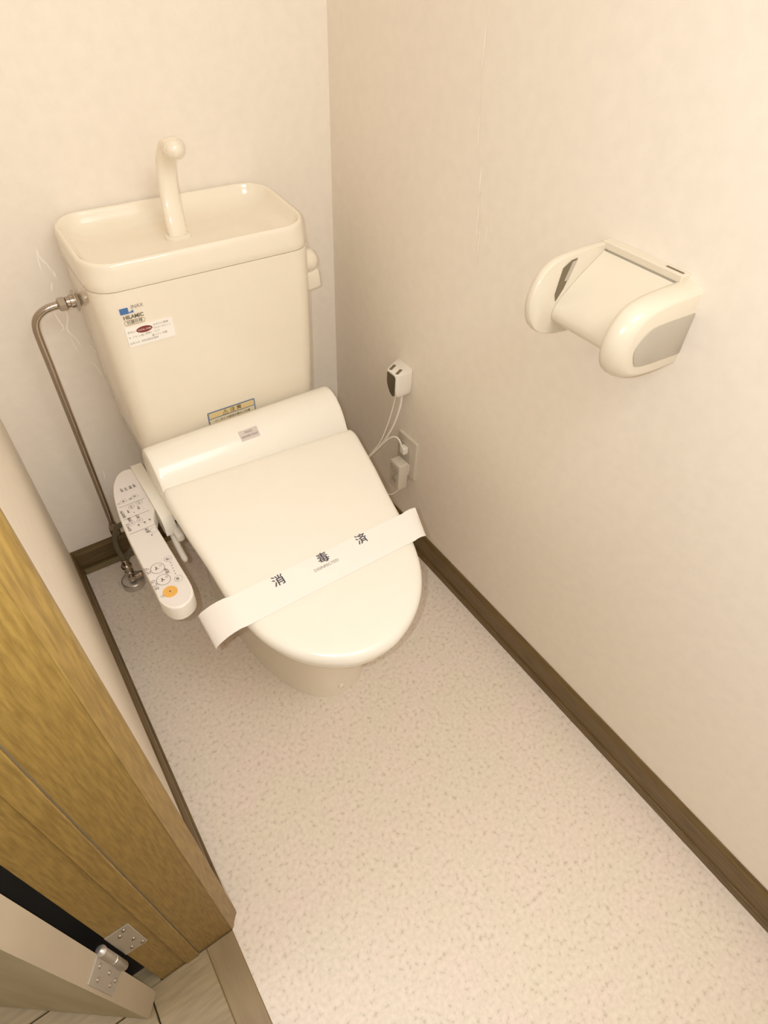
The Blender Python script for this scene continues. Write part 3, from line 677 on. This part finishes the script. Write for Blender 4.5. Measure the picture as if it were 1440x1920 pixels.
prism(bm, lens, (fa.x, fa.y, 0), f3, (0, 0, 1), nn, -.006, .0012); obj('lens_face', bm, 'darkgrey', WB, smooth=False)
for (a, b) in (((-.0420, -.3045), (-.0225, -.2945)), ((-.0410, -.3270), (-.0215, -.3170))):
    a, b = Vector((*a, 0)), Vector((*b, 0)); d = (b - a).normalized(); s_ = d.cross(Vector((0, 0, 1))) * .0033
    bm = bmesh.new(); loft(bm, [[p + Vector((0, 0, z)) for p in (a - s_, b - s_, b + s_, a + s_)] for z in (.522, .5256)]); obj('slot', bm, 'slot', WB, smooth=False)
cord = lambda name, pts, r, par, m='cable': obj(name, tube(bmesh.new(), spline(pts, 8), r, 10), m, par)
JN = (-.070, -.262, .262)
cord('cord', [(-.020, -.302, .466), (-.021, -.300, .440), (-.025, -.295, .400), (-.034, -.288, .350), (-.046, -.280, .305), (-.060, -.270, .275), (-.078, -.262, .250), (-.10, -.252, .235)], .0020, WB)
cord('cord', [(-.018, -.320, .468), (-.018, -.320, .445), (-.021, -.316, .410), (-.030, -.306, .360), (-.045, -.290, .310), (-.062, -.272, .272), (-.080, -.261, .248), (-.10, -.250, .232)], .0027, WB)
obj('strain_relief', tube(bmesh.new(), [(-.018, -.320, .470), (-.018, -.320, .455), (-.0185, -.3195, .443)], [.0042, .0036, .0026], 12), 'white', WB)

OP = empty('outlet_plate', (0, -.339, .285), 'white rectangular outlet plate low on the right wall', 'outlet')
bm = bmesh.new(); poly = round_poly([(-.303, .228), (-.376, .228), (-.376, .345), (-.303, .345)], .004, 3)
prism(bm, poly, (0, 0, 0), (0, 1, 0), (0, 0, 1), (-1, 0, 0), 0, .0075, .0025, 2); obj('plate', bm, 'plate', OP, angle=40)
bm = bmesh.new(); poly = round_poly([(-.322, .248), (-.357, .248), (-.357, .325), (-.322, .325)], .002, 2); prism(bm, poly, (0, 0, 0), (0, 1, 0), (0, 0, 1), (-1, 0, 0), .006, .0085); obj('socket_insert', bm, 'plate', OP, smooth=False)
PC = empty('plug_cord', (-.0085, -.339, .312), 'thin white cord with small plug in the upper socket of the outlet', 'cord')
obj('plug', box((-.024, -.350, .301), (-.0086, -.330, .322), .004, 3), 'white', PC)
cord('cord', [(-.022, -.343, .316), (-.027, -.343, .330), (-.030, -.335, .345), (-.034, -.322, .346), (-.041, -.308, .333), (-.050, -.292, .307), (-.060, -.278, .281), (-.074, -.266, .258), (-.10, -.254, .238)], .0022, PC)
AD = empty('power_adapter', (-.0087, -.345, .265), 'small white block adapter plugged into the lower socket of the outlet', 'adapter')
obj('adapter_body', box((-.046, -.366, .206), (-.0180, -.326, .286), .0035, 3), 'plate', AD)
obj('adapter_neck', box((-.0195, -.358, .238), (-.0088, -.334, .272), .002, 2), 'white', AD)
bm = bmesh.new()
for k in range(6): add_text(bm, ['ACアダプター', '100V 50/60Hz', '12V 0.5A', 'PSE', 'JAPAN', '屋内用'][k], (-.0463, -.346, .272 - .0085 * k), (0, -1, 0), (0, 0, 1), .0058, .03)
obj('rating_print', bm, 'ink_soft', AD, smooth=False)
obj('cord_sleeve', tube(bmesh.new(), [(-.030, -.349, .208), (-.031, -.348, .196), (-.034, -.344, .182)], [.0045, .004, .0024], 12), 'white', AD)
cord('cord', [(-.033, -.345, .186), (-.040, -.335, .170), (-.055, -.315, .160), (-.080, -.300, .160)], .0017, AD)
